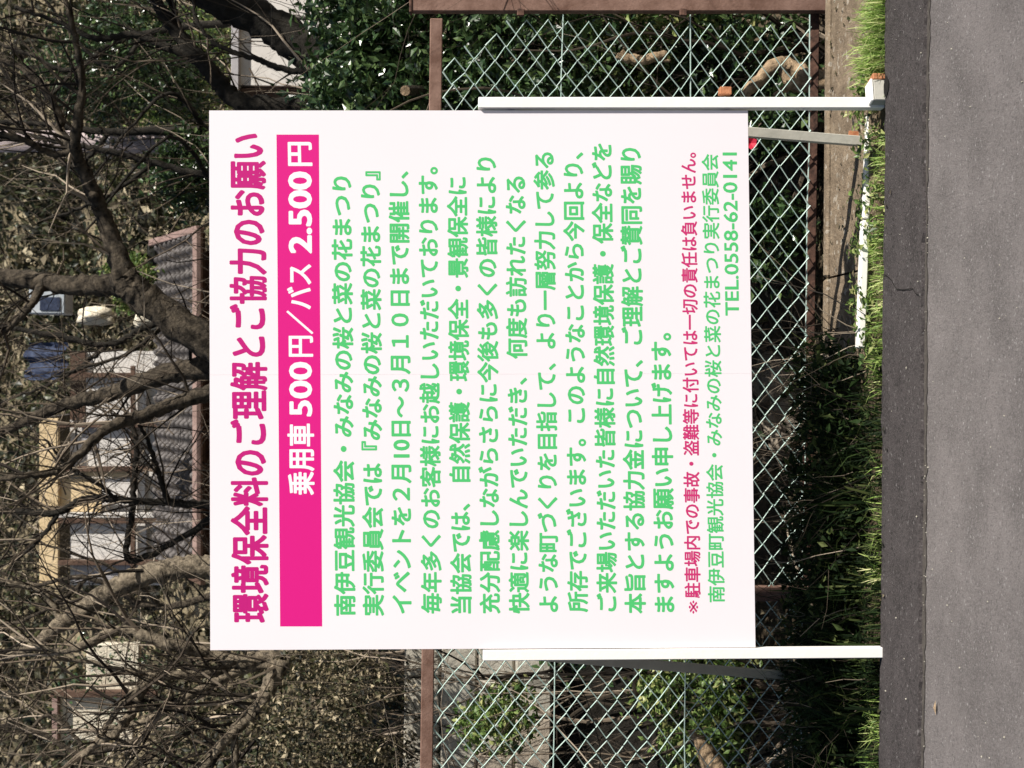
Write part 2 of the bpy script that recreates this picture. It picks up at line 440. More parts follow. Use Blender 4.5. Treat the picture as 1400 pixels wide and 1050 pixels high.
# cross rails behind the panel, their cut ends showing rusty orange
for X, y0, y1 in ((700, 150, 888), (992, 148, 886)):
    board_beam('cross_rail', M['white'], (X, y1), (X - 2, y0 - (14 if X > 900 else 0)), .036, .03, -.05)
mb = MB(); p = on_board(991, 130, -.05); mb.box(p + bx * .012, (.026, .036, .040), R_b, .002)
mb.build('rail_end', M['orange'], board)
# braces leaning back from the posts
def brace(p0, Y0, p1, Y1, w):
    mb = MB(); mb.beam(at(*p0, Y0), at(*p1, Y1), w, .028, .002); return mb.build('brace', M['grey_wood'], board)


brace((760, 160), 4.93, (1186, 194), 5.09, .034)
brace((700, 893), 4.95, (1112, 927), 5.66, .034)
mb = MB(); mb.beam(at(1160, 183, 5.12), at(1206, 187, 5.10), .022, .012, .002); mb.build('stake', M['orange'], board)
# ground foot at the right-hand post
a = on_board(1207, 148, .0); mb = MB()
fx = Vector((.97, .25, 0)).normalized()
Rf = Matrix((fx, Vector((-fx.y, fx.x, 0)), Vector((0, 0, 1)))).transposed()
pc = at(1201, 128, 4.84)
mb.box(pc, (.075, .06, .05), Rf, .003); ft = mb.build('foot', M['grey_wood'], board)
mb = MB(); mb.box(pc + fx * .05, (.024, .0585, .0485), Rf, .003); mb.build('foot_end', M['orange'], board)
mb = MB(); mb.box(pc + Vector((0, 0, .03)), (.08, .064, .010), Rf, .003); mb.build('foot_cap', M['white'], board)

# printed matter ----------------------------------------------------
def band(x0, x1, ya, yb, m, off):
    q = [on_board(*p, off) for p in ((x0[0], ya), (x1[0], ya), (x1[1], yb), (x0[1], yb))]
    mb = MB(); mb.add(q, [(0, 1, 2, 3)]); return mb.build('price_band', m, board)


band((383, 378), (440.5, 436), 856.5, 184, M['pink'], .0001)


def text(s, ya, xa, yb, xb, m, bold=0.0, off=.00015, name='text_line', ink=(0.0, 0.0), pad=None):
    """one printed line; xa/xb: (top, bottom) of the characters at its start (y=ya) and end (y=yb)"""
    cu = bpy.data.curves.new('t', 'FONT'); cu.body = s; cu.resolution_u = 3
    cu.fill_mode = 'FRONT'
    ob = bpy.data.objects.new('t', cu); C.objects.link(ob)
    bpy.context.view_layer.update()
    me = bpy.data.meshes.new_from_object(ob.evaluated_get(bpy.context.evaluated_depsgraph_get()))
    bpy.data.objects.remove(ob); bpy.data.curves.remove(cu)
    n = len(me.vertices); co = np.empty(n * 3, np.float32); me.vertices.foreach_get('co', co); co = co.reshape(-1, 3)
    x0, x1 = co[:, 0].min(), co[:, 0].max()
    lo, hi = pad if pad else (-0.085 - bold * .5, 0.845 + bold * .5)
    A0, A1 = np.array(on_board(xa[1], ya, off)), np.array(on_board(xa[0], ya, off))
    B0, B1 = np.array(on_board(xb[1], yb, off)), np.array(on_board(xb[0], yb, off))
    s_ = ((co[:, 0] - x0) / (x1 - x0))[:, None]; t_ = ((co[:, 1] - lo) / (hi - lo))[:, None]
    W = (A0 * (1 - s_) + B0 * s_) * (1 - t_) + (A1 * (1 - s_) + B1 * s_) * t_
    # heavier strokes: the glyph outline repeated around a small circle, each layer 0.01 mm proud of the last
    me.calc_loop_triangles(); tr = np.empty(len(me.loop_triangles) * 3, np.int32); me.loop_triangles.foreach_get('vertices', tr); tr = tr.reshape(-1, 3)
    ex = (B0 - A0) / (x1 - x0); ey = (A1 - A0) / (hi - lo); K = 8
    Vs, Fs = [], []
    for k in range(K if bold else 1):
        a = 2 * math.pi * (k + .5) / K; dx, dy = (math.cos(a) * bold, math.sin(a) * bold) if bold else (0, 0)
        Vs.append(W + ex * dx * 1.15 + ey * dy + np.array(bn) * 1.2e-5 * k); Fs.append(tr + k * n)
    bpy.data.meshes.remove(me)
    return npmesh(name, np.concatenate(Vs), np.concatenate(Fs), m, board, None, tri=True)


text('環境保全料のご理解とご協力のお願い', 850, (317, 367.5), 184, (313, 363), M['pink_text'], .032, name='title_text')
text('乗用車', 676, (393.5, 430), 580, (393, 429), M['white_text'], .024, off=.00022, name='price_text')
text('500', 568, (393.5, 427), 496, (393, 426.5), M['white_text'], .024, off=.00022, name='price_text', pad=(-.03, .76))
text('円／バス', 487, (392.5, 428), 362, (391.5, 427.5), M['white_text'], .022, off=.00022, name='price_text')
text('2.500', 345, (392.5, 427), 236, (391.5, 426.5), M['white_text'], .03, off=.00022, name='price_text', pad=(-.04, .77))
text('円', 226, (391.5, 427), 195, (391, 426), M['white_text'], .024, off=.00022, name='price_text')
G = M['green_text']
for s, ya, xa, yb, xb in (
    ('南伊豆観光協会・みなみの桜と菜の花まつり', 841, (457, 486), 242, (453, 481)),
    ('実行委員会では『みなみの桜と菜の花まつり』', 841, (496, 525), 235, (492, 520)),
    ('イベントを２月10日～３月１０日まで開催し、', 838, (535, 564), 235, (531, 559)),
    ('毎年多くのお客様にお越しいただいております。', 838, (576, 604), 229, (571, 599)),
    ('当協会では、 自然保護・環境保全・景観保全に', 838, (616, 645), 243, (611, 639)),
    ('充分配慮しながらさらに今後も多くの皆様により', 838, (656, 684), 216, (650, 679)),
    ('快適に楽しんでいただき、 何度も訪れたくなる', 838, (696, 724), 242, (690, 719)),
    ('ような町づくりを目指して、より一層努力して参る', 836, (736, 764), 209, (729, 758)),
    ('所存でございます。このようなことから今回より、', 836, (776, 804), 209, (769, 798)),
    ('ご来場いただいた皆様に自然環境保護・保全などを', 835, (816, 844), 197, (808, 837)),
    ('本旨とする協力金について、ご理解とご賛同を賜り', 838, (854, 883), 203, (847, 877)),
    ('ますようお願い申し上げます。', 836, (894, 923), 456, (889, 918))):
    text(s, ya, xa, yb, xb, G, .030)
text('※', 839, (936, 958), 821, (936, 958), M['pink_note'], 0, name='note_text')
text('駐車場内での事故・盗難等に付いては一切の責任は負いません。', 817, (936, 958), 209, (930, 952), M['pink_note'], .022, name='note_text')
text('南伊豆町観光協会・みなみの桜と菜の花まつり実行委員会', 823, (968, 991), 211, (959, 982), G, .020, name='credit_text')
text('TEL.0558-62-0141', 431, (991, 1010), 209, (987, 1007), G, .018, name='phone_text', pad=(0, .73))

# ------------------------------------------------------------------ white timber lying behind the grass
mb = MB(); mb.beam(at(1189, 158, 5.02), at(1183, 300, 5.0), .024, .03, .004, Vector((0, 0, 1)))
pole = thing('fallen_pole', at(1190, 300, 5.0), 'long white painted pole lying in the grass behind the notice board', 'pole')
mb.build('pole_section', M['white'], pole)
mb = MB(); mb.beam(at(1182.5, 302, 5.0), at(1176, 476, 4.99), .027, .034, .004, Vector((0, 0, 1))); mb.build('pole_section', M['white'], pole)

# ------------------------------------------------------------------ chain-link fence
FY = 6.0
def fz(y, x_right, x_left):      # pixel height of a level on the fence, interpolated along it
    return x_right + (x_left - x_right) * (y - 10) / 1040.0


fence = thing('chain_link_fence', at(1140, 10, FY), 'pale green chain-link fence with rusty brown rails behind the notice board', 'fence')
def fp(lx, rx, y, Y=FY): return at(fz(y, rx, lx), y, Y)
mb = MB(); mb.beam(fp(583, 597, 1500), fp(583, 597, 26), .052, .03, .004, Vector((0, 0, 1))); mb.build('top_rail', M['rust_light'], fence)
mb = MB(); mb.beam(fp(1098, 1114, 1500, FY + .04), fp(1098, 1114, -300, FY + .04), .038, .02, .003, Vector((0, 0, 1))); mb.build('bottom_rail', M['rust'], fence)
for py, X0, X1 in ((7, 563, 1142), (811, 572, 1132), (1600, 580, 1130), (-790, 575, 1145)):
    mb = MB(); mb.beam(at(X1, py, FY + .01), at(X0, py, FY + .01), .062, .05, .004); mb.build('fence_post', M['rust_light'], fence)
    mb = MB(); mb.box(at(X0, py, FY + .01) + Vector((0, 0, .004)), (.072, .06, .012), bev=.003); mb.build('post_cap', M['rust'], fence)
# bits of angle on the right-hand post
for X in (708, 930):
    mb = MB(); mb.box(at(X + 4, 17, FY - .03), (.03, .02, .03), bev=.003); mb.build('bracket', M['rust'], fence)
mb = MB(); mesh_y0, mesh_y1 = 25, 1500
x_r = fp(600, 600, mesh_y0).x; x_l = fp(600, 600, mesh_y1).x
hw = .0538; nw = int((x_r - x_l) / hw); ph = .0845
ztop_r, ztop_l = fp(590, 608, 26).z, fp(590, 608, 1500).z
for i in range(nw):
    x0 = x_r - i * hw; zt = ztop_r + (ztop_l - ztop_r) * i / nw; pts = []
    torn = 0.0
    if i < 3: torn = ph * (3 - i)
    k = 0; z = zt - torn; H = 1.55 - torn
    nn = int(H / (ph / 2))
    for k in range(nn + 1):
        side = (k + i) % 2
        xx = x0 - hw * side + random.gauss(0, .0024) + .006 * math.sin(z * 3 + i * .2)
        yy = FY - .012 + (.0022 if side else -.0022) + .012 * math.sin(i * .11 + z * 1.7)
        pts.append(Vector((xx, yy, zt - torn - k * ph / 2 + random.gauss(0, .002))))
    mb.tube(pts, .0035, 4, cap=False)
mb.build('chain_link_mesh', M['wire'], fence, kind='stuff')
for a, b in ((757, 769), (937, 944), (1094, 1108)):
    pts = [fp(a, b, y, FY - .006) + Vector((0, 0, random.gauss(0, .003))) for y in range(20, 1500, 90)]
    mb = MB(); mb.tube(pts, .0026, 5); mb.build('tension_wire', M['wire'], fence)

# ------------------------------------------------------------------ grass and weeds on the verge
def strip_pts(n, y0, y1, Ya, Yb):
    """roots scattered between photo columns y0..y1 and depths Ya..Yb"""
    y = rng.uniform(y0, y1, n); Y = rng.uniform(Ya, Yb, n)
    return np.stack([(525 - y) / F * Y, Y, np.full(n, -.015)], 1)


def cluster_pts(n, y0, y1, Ya, Yb, k, s):
    Cn = strip_pts(k, y0, y1, Ya, Yb); idx = rng.integers(0, k, n); p = Cn[idx] + np.c_[rng.normal(size=(n, 2)) * s, np.zeros(n)]
    p[:, 1] = np.clip(p[:, 1], 4.815, 5.5); return p


parts = [blades(cluster_pts(420, 480, 1500, 4.82, 4.90, 34, .02), .085, .0022, 1.1), blades(cluster_pts(3400, -400, 95, 4.82, 5.01, 90, .03), .115, .0022, 1.0),
         blades(cluster_pts(620, 95, 500, 4.82, 4.93, 24, .025), .06, .002, 1.1),
         blades(cluster_pts(500, 120, 480, 4.94, 5.02, 30, .02), .05, .002, 1.1)]
V = []; Fc = []; o = 0
for v, f in parts: V.append(v); Fc.append(f + o); o += len(v)
npmesh('grass', np.concatenate(V), np.concatenate(Fc), M['grass'])
parts = [blades(cluster_pts(1500, 470, 1500, 4.82, 4.95, 110, .03), .09, .0026, 1.1), blades(cluster_pts(4200, 490, 1500, 5.05, 5.6, 160, .05), .22, .0030, 1.1),
         blades(cluster_pts(1500, 640, 1500, 4.95, 5.6, 50, .05), .30, .004, .9)]
V = []; Fc = []; o = 0
for v, f in parts: V.append(v); Fc.append(f + o); o += len(v)
npmesh('weeds', np.concatenate(V), np.concatenate(Fc), M['weed'])
P = cluster_pts(6000, 478, 1500, 4.98, 5.6, 260, .05); P[:, 2] += rng.uniform(0, .2, len(P))
v, f = leaves(P, .035, .45, .4); npmesh('weed_leaves', v, f, M['weed'], tri=True)
P = cluster_pts(700, 100, 480, 4.84, 5.1, 26, .03); P[:, 2] = rng.uniform(.0, .05, len(P))
v, f = leaves(P, .028, .5, 1.0); npmesh('verge_leaves', v, f, M['leaf_mid'], tri=True)
P = strip_pts(260, -100, 1150, 4.60, 5.45); P[:, 2] = np.where(P[:, 1] < 4.8, .0185, np.where((P[:, 1] > 5.0) & (P[:, 0] > .1), .022, .005))
P = P[(P[:, 1] > 4.76) | (rng.random(len(P)) < .12)]
v, f = leaves(P, .022, .55, 6); npmesh('dead_leaves', v, f, M['leaf_dry'], tri=True)
# thin dry stalks among the weeds
mb = MB()
for _ in range(230):
    y = random.uniform(420, 1100); Y = random.uniform(4.9, 5.9); Y = max(Y, 5.0); p = at(700, y, Y); p.z = -.02
    grow(mb, p, Vector((random.gauss(0, .5), random.gauss(0, .4), 1)), random.uniform(.12, .42), .0026, 1, .05, .5)
mb.build('dry_stalks', M['twig'], kind='stuff')
# leaf litter beyond the fence and on the verge
n = 9000; P = np.stack([rng.uniform(-3.2, 3.2, n), rng.uniform(5.55, 10, n), np.zeros(n)], 1)
P[:, 2] = [ground(a, b) + .01 for a, b in P[:, :2]]
v, f = leaves(P, .06, .5, 2.5); npmesh('leaf_litter', v, f, M['litter'], tri=True)

# ------------------------------------------------------------------ shrubs
SHR = [
    # label, photo x,y (centre), depth, radii, leaves, leaf size, material, stems
    ('dense glossy dark green camellia hedge bush above the right end of the fence rail', 512, 45, 7.3, (.62, .5, .33), 11000, .050, 'leaf_dark'),
    ('dark green evergreen bush with pruned cut stem beside the top right corner of the board', 530, 150, 7.0, (.4, .35, .34), 7000, .048, 'leaf_dark'),
    ('glossy dark bush filling the upper fence mesh right of the board', 730, 60, 7.1, (.6, .5, .5), 11000, .05, 'leaf_dark'),
    ('lighter green leafy bush behind the middle of the fence mesh right of the board', 880, 20, 7.3, (.5, .5, .42), 7000, .045, 'leaf_mid'),
    ('low dark bush at the foot of the fence under the right end of the board', 1010, 190, 7.2, (.8, .5, .35), 8000, .05, 'leaf_dark'),
    ('dark hedge bush hidden mostly behind the right half of the notice board', 760, 300, 7.4, (.8, .5, .8), 9000, .055, 'leaf_dark'),
    ('dark hedge bush hidden mostly behind the left half of the notice board', 830, 640, 7.4, (.9, .5, .55), 9000, .055, 'leaf_dark'),
    ('sprawling dry brown bush with scattered pale leaves above the left end of the fence rail', 455, 980, 7.6, (.75, .5, .40), 9500, .032, 'leaf_dry'),
    ('small bright green bush behind the left fence mesh beside pale concrete slabs', 680, 985, 7.0, (.17, .15, .2), 1200, .04, 'leaf_mid'),
    ('green leafy shrub low behind the fence at the bottom left of the board', 958, 962, 6.9, (.30, .25, .28), 5000, .04, 'leaf_mid'),
    ('tangled brown shrub rising beyond the top left corner of the board', 390, 1010, 10.0, (1.0, .6, .75), 5500, .050, 'leaf_dry'),
    ('thin twiggy shrub with sparse dark leaves in front of the cream garden wall', 140, 945, 12.9, (.55, .25, .45), 350, .05, 'leaf_dark'),
    ('dark green conifer-like shrub between the pole and the dark leaning trunk', 180, 95, 12.5, (.55, .5, .75), 7000, .06, 'leaf_dark'),
    ('yellow-green shrub low on the slope behind the pale white shed', 260, 110, 13.5, (.7, .5, .5), 6000, .055, 'leaf_mid'),
    ('mossy yellow-green bush beside the ridge of the corrugated roof', 178, 385, 12.2, (.24, .4, .17), 2600, .045, 'leaf_mid'),
    ('dark evergreen shrub left of the pole above the title of the board', 262, 240, 11.0, (.3, .4, .26), 3500, .055, 'leaf_dark'),
]
for lab, X, Yp, D, r, n, ls, mk in SHR:
    c = at(X, Yp, D); b = Vector((c.x, c.y, ground(c.x, c.y)))
    t = thing('evergreen_shrub' if mk == 'leaf_dark' else 'leafy_shrub', b, lab, 'shrub', 'shrubs growing behind the fence')
    P = clumpy(n, c, r, 46, min(r) * (.22 if mk != 'leaf_dry' else .14))
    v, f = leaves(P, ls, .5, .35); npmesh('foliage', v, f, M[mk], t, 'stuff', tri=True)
    mb = MB()
    for k in range(12 if mk == 'leaf_dry' else 9):
        d = Vector((random.gauss(0, .5), random.gauss(0, .3), 1)); L = (c.z - b.z) + r[2] * .8
        grow(mb, b + Vector((random.gauss(0, .06), random.gauss(0, .06), 0)), d, L, .014, 2, .1, .35)
    mb.build('stems', M['twig'], t, kind='stuff')

# ------------------------------------------------------------------ trees
def tree(name, lab, limbs, m, twig_n, tw_len=(.3, 1.0), tw_r=.008, tw_from=1, wob=.10, grp='bare cherry trees on the slope'):
    x, y, D = limbs[0][0][0], limbs[0][0][1], limbs[0][0][2]
    p = at(x, y, D); b = Vector((p.x, p.y, ground(p.x, p.y)))
    t = thing(name, b, lab, 'tree', grp)
    tw = MB(); segs = []
    for li, L in enumerate(limbs):
        sp = spline(L, 12); pts = [at(q[0] + random.gauss(0, .8), q[1] + random.gauss(0, .8), q[2]) for q in sp]; rs = [px(q[3], q[2]) / 2 * random.uniform(.95, 1.05) for q in sp]
        if li == 0: pts.insert(0, b - Vector((0, 0, .1))); rs.insert(0, rs[0] * 1.25)
        mb = MB(); mb.tube(pts, rs, 12, wob=wob * 1.3); mb.build('trunk' if li == 0 else 'branch', m, t, smooth=True)
        if li >= tw_from or tw_from == 0:
            for a, q, r in zip(pts[:-1], pts[1:], rs): segs.append((a, q, r))
    for _ in range(twig_n):
        a, q, r = random.choice(segs); s = random.random(); d = (q - a).normalized()
        nd = (d * .6 + Vector((random.gauss(0, .6), random.gauss(0, .45), random.gauss(.35, .55)))).normalized()
        grow(tw, a.lerp(q, s), nd, random.uniform(*tw_len), min(tw_r * random.uniform(.5, 1.3), r * .6), 2, .12, .42)
    tw.build('twigs', M['twig'], t, kind='stuff')
    return t


# limb points: photo x, photo y, depth, width in px
tree('bare_tree', 'leaning bare tree forking above the middle of the board in front of the house roofs', [
    [(900, 610, 9.0, 67), (600, 560, 9.0, 56), (400, 520, 9.0, 50), (283, 467, 9.0, 48), (200, 410, 9.0, 43), (168, 380, 9.0, 41)],
    [(172, 384, 9.0, 34), (143, 300, 9.0, 22), (118, 240, 8.9, 18), (103, 205, 8.8, 16), (107, 160, 8.7, 14), (112, 110, 8.7, 10), (100, 40, 8.6, 8), (80, -30, 8.6, 5)],
    [(176, 388, 9.05, 34), (110, 390, 9.1, 27), (50, 384, 9.2, 26), (-40, 372, 9.3, 22)],
    [(320, 500, 9.2, 32), (233, 510, 9.3, 29), (160, 535, 9.4, 22), (77, 557, 9.5, 16), (0, 592, 9.6, 12), (-60, 610, 9.6, 9)],
    [(340, 520, 8.8, 29), (257, 546, 8.7, 20), (200, 566, 8.6, 18), (143, 588, 8.5, 14), (86, 640, 8.4, 10), (28, 651, 8.3, 8), (-30, 660, 8.3, 6)],
    [(128, 272, 8.9, 14), (100, 207, 9.2, 13), (83, 180, 9.3, 12), (77, 147, 9.3, 10), (33, 95, 9.4, 9), (-20, 78, 9.4, 6)],
    [(103, 205, 8.8, 10), (70, 210, 8.8, 9), (30, 190, 8.7, 8), (-20, 180, 8.7, 6)],
    [(60, 386, 9.2, 16), (40, 420, 9.0, 10), (10, 450, 9.0, 8), (-30, 470, 9, 5)],
], M['bark'], 120, (.3, 1.0), .010)
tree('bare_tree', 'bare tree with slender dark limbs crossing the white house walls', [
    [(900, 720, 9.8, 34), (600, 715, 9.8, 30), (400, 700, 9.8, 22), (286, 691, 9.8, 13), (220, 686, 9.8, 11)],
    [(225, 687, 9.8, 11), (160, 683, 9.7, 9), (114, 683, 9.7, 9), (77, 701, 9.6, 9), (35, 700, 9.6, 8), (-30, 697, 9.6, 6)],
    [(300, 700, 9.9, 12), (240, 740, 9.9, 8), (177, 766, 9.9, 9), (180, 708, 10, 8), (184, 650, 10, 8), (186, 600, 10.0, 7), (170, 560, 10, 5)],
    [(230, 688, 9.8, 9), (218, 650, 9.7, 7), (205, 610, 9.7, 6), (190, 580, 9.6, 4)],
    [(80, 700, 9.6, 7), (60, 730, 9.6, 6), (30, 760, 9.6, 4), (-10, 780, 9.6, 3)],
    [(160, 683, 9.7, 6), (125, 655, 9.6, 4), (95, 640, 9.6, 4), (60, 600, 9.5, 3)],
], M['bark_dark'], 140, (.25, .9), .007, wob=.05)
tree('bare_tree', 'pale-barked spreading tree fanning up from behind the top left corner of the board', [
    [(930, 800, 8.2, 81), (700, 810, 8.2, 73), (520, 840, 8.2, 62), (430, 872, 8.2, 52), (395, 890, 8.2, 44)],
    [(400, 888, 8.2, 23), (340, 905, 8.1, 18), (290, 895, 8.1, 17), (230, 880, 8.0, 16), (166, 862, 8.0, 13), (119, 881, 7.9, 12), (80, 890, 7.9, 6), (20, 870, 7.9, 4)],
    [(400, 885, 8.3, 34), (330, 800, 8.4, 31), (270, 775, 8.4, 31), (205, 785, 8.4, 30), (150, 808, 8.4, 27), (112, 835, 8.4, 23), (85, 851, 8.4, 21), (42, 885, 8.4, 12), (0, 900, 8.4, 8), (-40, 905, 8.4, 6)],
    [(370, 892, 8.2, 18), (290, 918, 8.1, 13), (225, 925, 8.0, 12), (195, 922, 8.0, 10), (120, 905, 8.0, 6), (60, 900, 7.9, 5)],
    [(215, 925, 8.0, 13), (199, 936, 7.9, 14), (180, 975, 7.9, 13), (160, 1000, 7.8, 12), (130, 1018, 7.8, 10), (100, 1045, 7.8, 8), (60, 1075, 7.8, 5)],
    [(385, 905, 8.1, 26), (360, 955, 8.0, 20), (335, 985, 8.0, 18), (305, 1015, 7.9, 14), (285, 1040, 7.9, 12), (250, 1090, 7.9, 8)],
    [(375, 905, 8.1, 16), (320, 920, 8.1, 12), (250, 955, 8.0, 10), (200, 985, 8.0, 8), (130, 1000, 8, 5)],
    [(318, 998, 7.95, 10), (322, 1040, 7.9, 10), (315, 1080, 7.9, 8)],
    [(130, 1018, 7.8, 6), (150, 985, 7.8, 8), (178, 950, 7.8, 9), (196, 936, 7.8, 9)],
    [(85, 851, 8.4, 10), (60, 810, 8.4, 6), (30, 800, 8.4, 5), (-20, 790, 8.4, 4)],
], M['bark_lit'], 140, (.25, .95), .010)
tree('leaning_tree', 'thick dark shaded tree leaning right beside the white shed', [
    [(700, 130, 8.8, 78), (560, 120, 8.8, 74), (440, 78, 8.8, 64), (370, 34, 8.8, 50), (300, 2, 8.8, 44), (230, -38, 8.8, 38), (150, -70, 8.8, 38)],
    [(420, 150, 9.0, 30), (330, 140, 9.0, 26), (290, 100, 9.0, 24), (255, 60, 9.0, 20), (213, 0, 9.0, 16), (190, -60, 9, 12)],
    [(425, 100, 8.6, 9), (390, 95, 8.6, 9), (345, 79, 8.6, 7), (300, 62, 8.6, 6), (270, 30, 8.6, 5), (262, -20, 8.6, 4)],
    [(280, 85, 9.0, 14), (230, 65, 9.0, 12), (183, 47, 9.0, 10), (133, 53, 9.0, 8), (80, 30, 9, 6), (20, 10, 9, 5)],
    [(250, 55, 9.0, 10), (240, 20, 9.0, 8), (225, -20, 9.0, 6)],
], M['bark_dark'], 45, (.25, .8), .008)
THIN = [
    ('thin dark straight tree beside the grey pole', [(900, 200, 11, 18), (500, 185, 11, 15), (283, 180, 11, 13), (150, 180, 11, 10), (60, 170, 11, 7), (-30, 165, 11, 5)]),
    ('slender dark sapling slanting across the grey pole above the board', [(900, 270, 10.4, 14), (500, 262, 10.4, 13), (285, 240, 10.4, 10), (210, 222, 10.4, 9), (140, 205, 10.4, 8), (60, 190, 10.4, 6), (-30, 165, 10.4, 4)]),
    ('slim sapling near the upper right corner of the hillside', [(900, 20, 12, 18), (500, 20, 12, 14), (200, 45, 12, 9), (100, 95, 12, 7), (40, 75, 12, 5), (-30, 50, 12, 4)]),
    ('crooked sapling between the forked tree and the blue tarp', [(900, 480, 12, 20), (400, 460, 12, 14), (230, 440, 12, 10), (150, 470, 12, 8), (80, 460, 12, 8), (-20, 440, 12, 6)]),
    ('slim bare sapling at the far left of the bank beyond the pale tree', [(900, 1010, 11, 20), (500, 1010, 11, 13), (250, 1000, 11, 10), (120, 1030, 11, 7), (50, 1000, 11, 6), (-30, 990, 11, 5)]),
    ('thin pale sapling rising past the left end of the house', [(900, 830, 11.5, 16), (400, 800, 11.5, 12), (220, 830, 11.5, 9), (120, 790, 11.5, 7), (40, 800, 11.5, 5), (-30, 780, 11.5, 4)]),
]
for i, (lab, L) in enumerate(THIN):
    br = [(L[3][0], L[3][1], L[3][2], L[3][3] * .7), (L[3][0] - 60, L[3][1] + random.choice((-50, 45)), L[3][2], 5), (L[3][0] - 150, L[3][1] + random.choice((-90, 80)), L[3][2], 3)]
    br2 = [(L[2][0], L[2][1], L[2][2], L[2][3] * .7), (L[2][0] - 60, L[2][1] + random.choice((-50, 45)), L[2][2] - .2, 5), (L[2][0] - 170, L[2][1] + random.choice((-90, 80)), L[2][2] - .3, 3)]
    tree('bare_sapling', lab, [L, br, br2], M['bark_dark'] if i < 4 else M['bark'], 45, (.3, 1.1), .006, 0, wob=.06, grp='thin bare saplings on the slope')

# unseen evergreen added just outside the picture to shade the leaning tree
for x, y, z, r, lab in ((4.9, 7.0, 5.4, 1.9, 'unseen evergreen tree added beyond the right end of the fence for its shade'),):
    t = thing('added_shade_tree', (x, y, ground(x, y)), lab, 'tree')
    mb = MB(); mb.tube([(x, y, ground(x, y) - .1), (x + .1, y, z * .5), (x, y, z + r * .5)], [.2, .15, .05], 9); mb.build('trunk', M['bark_dark'], t)
    v, f = leaves(clumpy(6000, (x, y, z), (r, r, r * .8), 60, .3), .10, .5, .3); npmesh('crown', v, f, M['leaf_dark'], t, 'stuff', tri=True)

# tangle of bare brushwood on the slope
mb = MB()
for _ in range(150):
    y = random.uniform(-60, 1120); Y = random.uniform(10, 15.5); x = random.uniform(0, 400); p = at(x, y, Y)
    p.z -= random.uniform(.2, .9)
    grow(mb, p, Vector((random.gauss(0, .7), random.gauss(0, .4), random.gauss(.6, .6))), random.uniform(.4, 1.3), .0075, 1, .1, .45)
mb.build('brushwood', M['twig'], kind='stuff')

# ------------------------------------------------------------------ hillside cover
def cover(name, n, K, size, m, sd, hmax, keep):
    kc = np.stack([rng.uniform(-7, 7, K * 3), rng.uniform(15.6, 29, K * 3)], 1)
    q = np.sin(kc[:, 0] * 1.7 + 1.3 * np.sin(kc[:, 1] * .9)) + np.sin(kc[:, 1] * 1.4 + kc[:, 0] * .8)
    kc = kc[keep(q)][:K]; K = len(kc)
    idx = rng.integers(0, K, n); P2 = kc[idx] + rng.normal(size=(n, 2)) * sd; hc = rng.uniform(0, hmax, K)
    Z = np.array([ground(a, b) for a, b in kc])[idx] + (P2[:, 1] - kc[idx][:, 1]) * .7 + hc[idx] * rng.uniform(.1, 1, n)
    v, f = leaves(np.c_[P2, Z], size, .55, .3, jit=.7); npmesh(name, v, f, m, tri=True)


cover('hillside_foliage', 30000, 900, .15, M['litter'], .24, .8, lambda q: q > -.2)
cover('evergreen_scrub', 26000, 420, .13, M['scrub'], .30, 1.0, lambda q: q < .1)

# ------------------------------------------------------------------ houses, shed, pole
HY = 14.6
house = thing('tiled_house', at(800, 600, HY + 1.5), 'old house with brown tiled lower roof and white upper walls seen through branches', 'house')
def quad(name, pts, m, parent, thick=.06, kind=None):
    a = [Vector(p) for p in pts]; nrm = (a[1] - a[0]).cross(a[3] - a[0]).normalized()
    if nrm.y > 0: nrm = -nrm
    mb = MB(); b = [p - nrm * thick for p in a]; mb.add(a + b, [(0, 1, 2, 3), (7, 6, 5, 4)] + [(k, k + 4, (k + 1) % 4 + 4, (k + 1) % 4) for k in range(4)])
    return mb.build(name, m, parent, kind=kind)


# lower wall under the eave (mostly hidden) and the wall above the lower roof
zE, zR = at(272, 540, HY).z, at(214, 600, HY + 1.5).z
xL, xR = at(272, 800, HY).x, at(272, 318, HY).x
gz = ground(0, HY + 1) - .3
mb = MB(); mb.box(((xL + xR) / 2, HY + 1.5, (gz + zE) / 2), (xR - xL - .3, 2.4, zE - gz)); mb.build('lower_wall', M['timber_dark'], house)
# tiled roof: rolls with stepped courses
rows, per, tilew = 9, 6, .125
nc = int((xR - xL) / tilew); V = []; Fc = []; slope_n = Vector((0, -(zR - zE), 1.5)).normalized()
for c in range(nc):
    for r in range(rows):
        a0 = Vector((xR - c * tilew, HY + 1.5 * r / rows, zE + (zR - zE) * r / rows)); a1 = Vector((xR - c * tilew, HY + 1.5 * (r + 1) / rows, zE + (zR - zE) * (r + 1) / rows))
        cut = max(0, (r / rows) * .0); o = len(V)
        for j, (q, lift) in enumerate(((a0, .04), (a1, .0))):
            for k in range(per + 1):
                u = k / per; b = math.sin(u * math.pi * 2) * .028 + .02
                V.append(tuple(q + Vector((-u * tilew, 0, 0)) + slope_n * (b + lift)))
        for k in range(per + 1): V.append(tuple(Vector(V[o + k]) - slope_n * .04))
        for k in range(per):
            Fc.append((o + k, o + k + 1, o + per + 2 + k, o + per + 1 + k)); Fc.append((o + 2 * per + 2 + k, o + 2 * per + 3 + k, o + k + 1, o + k))
npmesh('roof_tiles', V, Fc, M['tile'], house, 'stuff', True)
quad('roof_deck', (at(274, 800, HY), at(274, 318, HY), at(274, 318, HY) + Vector((0, 1.5, zR - zE)), at(274, 800, HY) + Vector((0, 1.5, zR - zE))), M['timber_dark'], house, .05)
mb = MB(); g0, g1 = at(270, 780, HY - .05), at(270, 312, HY - .05); mb.tube([g0, g1], .05, 8); mb.build('gutter', M['gutter'], house)
